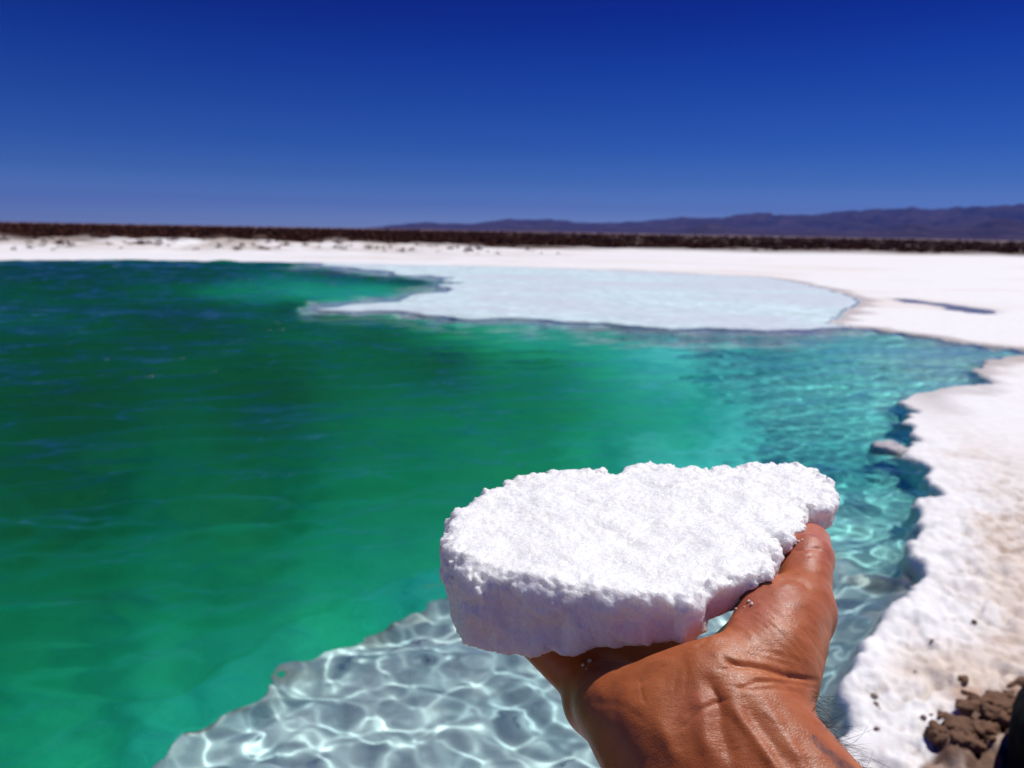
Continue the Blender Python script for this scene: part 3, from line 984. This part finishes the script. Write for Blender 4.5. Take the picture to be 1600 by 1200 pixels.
def biggest_piece(v, f):
    lab = np.arange(len(v))
    while True:
        m = lab[f].min(1)
        new = lab.copy()
        for k in range(4):
            np.minimum.at(new, f[:, k], m)
        new = new[new]
        new = new[new]
        if (new == lab).all():
            break
        lab = new
    ids, n = np.unique(lab, return_counts=True)
    keep = lab == ids[n.argmax()]
    remap = np.cumsum(keep) - 1
    return v[keep], remap[f[keep[f[:, 0]]]]
sv, sf = biggest_piece(sv, sf)
def mat_salt():
    b = NT("salt_crystal")
    p = b.n("ShaderNodeBsdfPrincipled")
    p.inputs["Base Color"].default_value = (.90, .89, .92, 1)
    p.inputs["Roughness"].default_value = .5
    p.inputs["Subsurface Weight"].default_value = .85
    p.inputs["Subsurface Radius"].default_value = (1, .9, .85)
    p.inputs["Subsurface Scale"].default_value = .005
    geo = b.n("ShaderNodeNewGeometry")
    vo = b.n("ShaderNodeTexVoronoi", i_Scale=1100.0)
    b.l(geo.outputs["Position"], vo.inputs["Vector"])
    n1 = b.noise(geo.outputs["Position"], 70.0, 4, .6)
    c = b.mix(b.ramp(n1.outputs[0], [(.35, 0.0), (.65, 1.0)]).outputs[0], (.955, .96, .93), (.91, .91, .89))
    vs = b.n("ShaderNodeTexVoronoi", i_Scale=420.0)
    b.l(geo.outputs["Position"], vs.inputs["Vector"])
    c = b.mix(b.ramp(vs.outputs["Distance"], [(.10, .16), (.18, 0.0)]).outputs[0], c, (.62, .62, .66))
    b.l(c, p.inputs["Base Color"])
    rv = b.ramp(vo.outputs["Color"], [(.2, .12), (.6, .65)])
    b.l(rv.outputs[0], p.inputs["Roughness"])
    nb = b.bump(vo.outputs["Distance"], .4, .0006)
    b.l(nb, p.inputs["Normal"])
    b.l(p.outputs[0], b.out.inputs[0])
    return b.m
salt = make_mesh("salt_slab", to_world(sv), sf, mat_salt())
tag(salt, "thick white slab of crumbly crystal salt held up on the open palm", "salt slab")

# loose grains stuck on the skin
def grain_mesh():
    bm = bmesh.new()
    bmesh.ops.create_icosphere(bm, subdivisions=2, radius=1.0)
    for v in bm.verts:
        n = v.co.normalized()
        m = max(abs(n.x), abs(n.y), abs(n.z))
        v.co = n * (.55 + .45 / m * .8) * (1 + .12 * math.sin(9 * n.x + 4 * n.y) )
    me = bpy.data.meshes.new("salt_grain")
    bm.to_mesh(me)
    bm.free()
    return me
gm = grain_mesh()
gm.materials.append(salt.data.materials[0])
fidx = np.nonzero(facing > .5)[0]
gu, gv_ = px_of(hv[fidx])
GR = [(1141, 946, .035), (1151, 951, .04), (1156, 939, .045), (1171, 939, .05), (1175, 945, .06), (1154, 945, .03), (1163, 948, .025), (1146, 938, .022), (912, 1040, .06), (923, 1034, .07), (917, 1046, .03),
      (1249, 847, .05), (1244, 851, .045), (1254, 843, .035), (1160, 957, .02), (1132, 957, .02)]
for q, (a, b_, r) in enumerate(GR):
    j = np.argmin((gu - a) ** 2 + (gv_ - b_) ** 2 + 3 * hv[fidx, 2])
    o = bpy.data.objects.new("salt_grain", gm)
    COL.objects.link(o)
    o.location = to_world((hv[fidx[j]] + hn2[fidx[j]] * r * .5)[None])[0]
    o.scale = (r * .01 * random.uniform(.8, 1.2), r * .01 * random.uniform(.8, 1.2), r * .01)
    o.rotation_euler = (random.random() * 3, random.random() * 3, random.random() * 3)
    where = "the mound below the thumb" if (a > 1100 and b_ > 900) else ("the heel of the palm" if a < 1000 else "the tip of the thumb")
    tag(o, "tiny clear salt grain stuck on the skin of " + where, "salt grain", "salt grains on " + where)
print("VERTS", len(hv), len(sv))
# ------------------------------------------------------------------ desert scrub beyond the salt (one mass no one could count)
srng = np.random.default_rng(21)
n_b = 9500
az = srng.uniform(R(-47), R(47), n_b * 3)
rr = 52 * (420 / 52) ** (srng.random(n_b * 3) ** 1.5)
bx, by = rr * np.sin(az), rr * np.cos(az)
line = scrub_line(bx, by)
dens = sstep(.94, 1.08, line) + .12 * sstep(.70, .86, line) * (bx < 4)
keep = srng.random(n_b * 3) < dens
bx, by = bx[keep][:n_b], by[keep][:n_b]
bh = terrain(bx, by)[0]
size = srng.uniform(.35, .95, len(bx)) ** 1.3 * (1 + .4 * sstep(120, 350, np.hypot(bx, by))) * (.45 + .55 * sstep(.85, 1.05, line[keep][:n_b]))
L = 34
cx = np.repeat(bx, L); cyy = np.repeat(by, L); ch = np.repeat(bh, L); cs = np.repeat(size, L)
m = len(cx)
dirv = srng.normal(size=(m, 3)); dirv /= np.linalg.norm(dirv, axis=1, keepdims=True)
dirv[:, 2] = np.abs(dirv[:, 2])
rad = srng.random(m) ** .5
pos = np.stack([cx, cyy, ch], 1) + dirv * (rad * cs)[:, None] * np.array([.95, .95, .85])
t1 = srng.normal(size=(m, 3)); t1[:, 2] += .9; t1 /= np.linalg.norm(t1, axis=1, keepdims=True)
t2 = np.cross(t1, srng.normal(size=(m, 3))); t2 /= np.linalg.norm(t2, axis=1, keepdims=True)
hl, hw_ = (.24 * cs)[:, None], (.085 * cs)[:, None]
q = np.stack([pos - t1 * hl, pos + t2 * hw_, pos + t1 * hl, pos - t2 * hw_], 1).reshape(-1, 3)
scrub = make_mesh("desert_scrub", q, np.arange(len(q)).reshape(-1, 4), mat_plain("scrub", (.095, .036, .022), .9, .1), smooth=False)
kind(scrub, "stuff")
scrub["label"] = "dark brown low desert scrub in a long band behind the white salt flat"

# ------------------------------------------------------------------ far mountains
def hills(name, prof, r0, r1, r2, seed, rock):
    prof = np.array(prof, float)
    uu = np.arange(prof[0, 0], prof[-1, 0] + 1, 3.0)
    vv = np.interp(uu, prof[:, 0], prof[:, 1])
    vv = vv - 2.6 * np.abs(fbm2(uu / 34.0, uu * 0, 4, seed + 5)) * np.clip((358 - vv) / 12, 0, 1.6)
    d = C_F[None] + C_R[None] * ((uu - 800) / FPX)[:, None] - C_U[None] * ((vv - 600) / FPX)[:, None]
    hyp = np.hypot(d[:, 0], d[:, 1])
    az_, tan_e = np.arctan2(d[:, 0], d[:, 1]), np.maximum(d[:, 2] / hyp, 0.0002)
    rows = np.r_[np.linspace(r0, r1, 34), np.linspace(r1, r2, 12)[1:]]
    RR, AA = np.meshgrid(rows, az_, indexing='ij')
    X, Y = RR * np.sin(AA), RR * np.cos(AA)
    t = np.where(RR <= r1, (RR - r0) / (r1 - r0), (r2 - RR) / (r2 - r1))
    Hc = (r1 * tan_e + CAM_H)[None, :]
    k = (r1 - r0) / 9.0
    gul = np.abs(fbm2(X / k + 3, Y / k, 5, seed)) - .25
    Z = Hc * np.clip(t, 0, 1) ** 1.5 * (1 - 1.1 * gul * np.sin(np.pi * np.clip(t, 0, 1)))
    Z = np.maximum(Z, 0) - 2 * (t <= 0)
    o = make_mesh(name, np.stack([X, Y, Z], -1).reshape(-1, 3), grid_faces(*X.shape), rock)
    return kind(o, "structure")
def mat_rock():
    b = NT("mountain_rock")
    geo = b.n("ShaderNodeNewGeometry")
    n = b.noise(geo.outputs["Position"], .0035, 6, .6)
    c = b.mix(b.ramp(n.outputs[0], [(.35, 0.0), (.65, 1.0)]).outputs[0], (.028, .017, .020), (.085, .052, .055))
    p = b.n("ShaderNodeBsdfDiffuse")
    b.l(c, p.inputs[0])
    b.l(p.outputs[0], b.out.inputs[0])
    return b.m
rock = mat_rock()
hills("mountains", [(560, 357), (600, 354), (660, 348), (700, 350), (740, 350), (775, 347), (800, 343), (820, 344), (862, 344), (900, 348), (930, 349), (1000, 347), (1040, 343), (1080, 341), (1130, 341),
      (1152, 336), (1165, 334), (1185, 336), (1260, 337), (1300, 334), (1340, 331), (1390, 327), (1425, 326), (1460, 328), (1500, 325), (1560, 323), (1600, 321), (1750, 315), (1900, 322), (2200, 335)], 5200, 9000, 10800, 401, rock)
hills("foothills", [(1060, 366), (1080, 355), (1105, 349), (1130, 355), (1180, 362), (1300, 364), (1370, 360), (1400, 354), (1420, 350), (1440, 352), (1475, 358), (1520, 353), (1548, 345), (1566, 341), (1590, 346), (1640, 354), (1800, 350), (2000, 366)], 4300, 5600, 6800, 411, rock)

# ------------------------------------------------------------------ things on the shore
def lump(name, px, size, seed, mat, z=None, rough=.30, sub=4, squash=(1, 1, .6), rot=0.0):
    p = unproj(*px)
    h = terrain(np.array([p[0]]), np.array([p[1]]))[0][0] if z is None else z
    bm = bmesh.new()
    bmesh.ops.create_icosphere(bm, subdivisions=sub, radius=1.0)
    co = np.array([v.co for v in bm.verts])
    n = co * 1.4 + seed * 3.7
    d = 1 + rough * 1.5 * noise3(n[:, 0], n[:, 1], n[:, 2], seed) + rough * .8 * noise3(n[:, 0] * 2.3, n[:, 1] * 2.3, n[:, 2] * 2.3, seed + 1) + rough * .45 * noise3(n[:, 0] * 5.5, n[:, 1] * 5.5, n[:, 2] * 5.5, seed + 2)
    co = co * d[:, None] * np.array(squash) * size
    f = np.array([[v.index for v in fc.verts] for fc in bm.faces])
    bm.free()
    o = make_mesh(name, co, f, mat)
    o.location = (p[0], p[1], h + size * squash[2] * .35)
    o.rotation_euler = (0, 0, rot)
    return o
mud = mat_plain("salt_mud", (.17, .095, .062), .9, .15)
CLODS = [((1528, 1140), .060, (1.3, .7, .5)), ((1490, 1172), .055, (1, .9, .6)), ((1525, 1178), .060, (1, .8, .6)), ((1462, 1190), .045, (.9, 1, .7)), ((1548, 1163), .045, (1, .8, .6)),
         ((1478, 1150), .026, (1, 1, .6)), ((1497, 1200), .05, (1, 1, .6)), ((1570, 1128), .05, (1.3, .8, .5)), ((1500, 1090), .020, (1.3, .8, .6)), ((1512, 1114), .022, (1.5, .7, .5)), ((1592, 1100), .035, (1.8, .6, .5))]
CL_LAB = ["long flat brown mud clod nearest the top of the rubble at the shore corner", "rounded brown mud clod on the left edge of the rubble", "large brown mud clod in the middle of the rubble beside the black shape",
          "brown mud clod at the bottom left of the rubble", "brown mud clod touching the black shape", "small brown clod at the upper left edge of the rubble", "brown mud clod at the bottom edge of the picture",
          "flat brown clod above the black shape", "small reddish clod alone on white salt", "thin brown clod between the white salt and the rubble", "thin flat brown clod on the right border above the black shape"]
for k, ((px, sz_, sq), lb_) in enumerate(zip(CLODS, CL_LAB)):
    o = lump("mud_clod", px, sz_, 500 + 7 * k, mud, squash=sq, rot=k * 1.3)
    tag(o, lb_, "mud clod", "brown mud clods on the shore")
crng = np.random.default_rng(77)
for k in range(16):
    a, b_ = crng.uniform(1452, 1590), crng.uniform(1085, 1200)
    if b_ < 1200 - (a - 1450) * .75:
        b_ = 1200 - (a - 1450) * crng.uniform(.35, .7)
    o = lump("mud_crumb", (a, b_), crng.uniform(.008, .024), 900 + 3 * k, mud, squash=(crng.uniform(.8, 1.5), 1, crng.uniform(.4, .7)), rot=k, sub=3, rough=.3)
    tag(o, "small brown mud crumb scattered among the clods at the shore corner", "mud crumb", "mud crumbs among the clods")
PEB = [((1440, 1151), .009), ((1465, 1131), .008), ((1452, 1143), .006), ((1520, 993), .012), ((1364, 1106), .013), ((1366, 1122), .009), ((1370, 1130), .007), ((1367, 1164), .009), ((1454, 1019), .006), ((1428, 1066), .006)]
peb_m = mat_plain("pebble", (.22, .15, .12), .8)
for k, (px, r) in enumerate(PEB):
    o = lump("pebble", px, r, 700 + k, peb_m, sub=3)
    tag(o, "tiny brown pebble lying on the white salt shore", "pebble", "pebbles scattered on the white salt shore")
rk = lump("shore_rock", (1388, 700), .17, 801, mat_plain("grey_salt_rock", (.50, .47, .49), .8), z=-.09, rough=.16, squash=(1.1, .8, .62), rot=.4)
tag(rk, "grey rounded rock half under water against the white salt rim", "rock")

def blob():  # rounded black mass with a small arch on top, nature unknown
    bm = bmesh.new()
    bmesh.ops.create_cube(bm, size=2)
    bmesh.ops.subdivide_edges(bm, edges=bm.edges, cuts=22, use_grid_fill=True)
    co = np.array([v.co for v in bm.verts])
    e = 3.2
    co = co / (np.sum(np.abs(co) ** e, 1) ** (1 / e))[:, None]
    n = co * 1.6
    co = co * (1 + .05 * noise3(n[:, 0] * 1.5, n[:, 1] * 1.5, n[:, 2] * 1.5, 901) + .02 * noise3(n[:, 0] * 5, n[:, 1] * 5, n[:, 2] * 3, 903))[:, None]
    co *= np.array([.24, .17, .15])
    f = np.array([[v.index for v in fc.verts] for fc in bm.faces])
    bm.free()
    m_ = mat_plain("matte_black", (.006, .006, .007), .9, .1)
    o = make_mesh("blob", co, f, m_)
    p = unproj(1668, 1228)
    o.location = (p[0], p[1], .17)
    o.rotation_euler = (0, 0, R(50))
    ring = []
    for k in range(25):
        a = math.pi * k / 24
        ring.append((.10 * math.cos(a), 0, .135 + .08 * math.sin(a)))
    V, Fc = [], []
    for k, c in enumerate(ring):
        for j in range(8):
            b_ = j * math.pi / 4
            V.append((c[0] + .008 * math.cos(b_), .016 * math.sin(b_), c[2] + .008 * math.cos(b_)))
    for k in range(24):
        for j in range(8):
            Fc.append((k * 8 + j, k * 8 + (j + 1) % 8, (k + 1) * 8 + (j + 1) % 8, (k + 1) * 8 + j))
    make_mesh("hoop", V, Fc, m_, o)
    return tag(o, "rounded black shape lying on the brown rubble at the right corner", "blob")
blob()

# ------------------------------------------------------------------ air
HZ = (-14000, 14000, -14000, 14000, -9.5, 470)
hzv = [(HZ[a], HZ[2 + b], HZ[4 + c]) for a in (0, 1) for b in (0, 1) for c in (0, 1)]
haze = make_mesh("haze", hzv, [(0, 1, 3, 2), (4, 6, 7, 5), (0, 4, 5, 1), (2, 3, 7, 6), (0, 2, 6, 4), (1, 5, 7, 3)], smooth=False)
kind(haze, "stuff")
hm = NT("air")
vp = hm.n("ShaderNodeVolumePrincipled")
vp.inputs["Color"].default_value = (.12, .24, .88, 1)
vp.inputs["Density"].default_value = 7e-5
hm.l(vp.outputs[0], hm.out.inputs["Volume"])
haze.data.materials.append(hm.m)
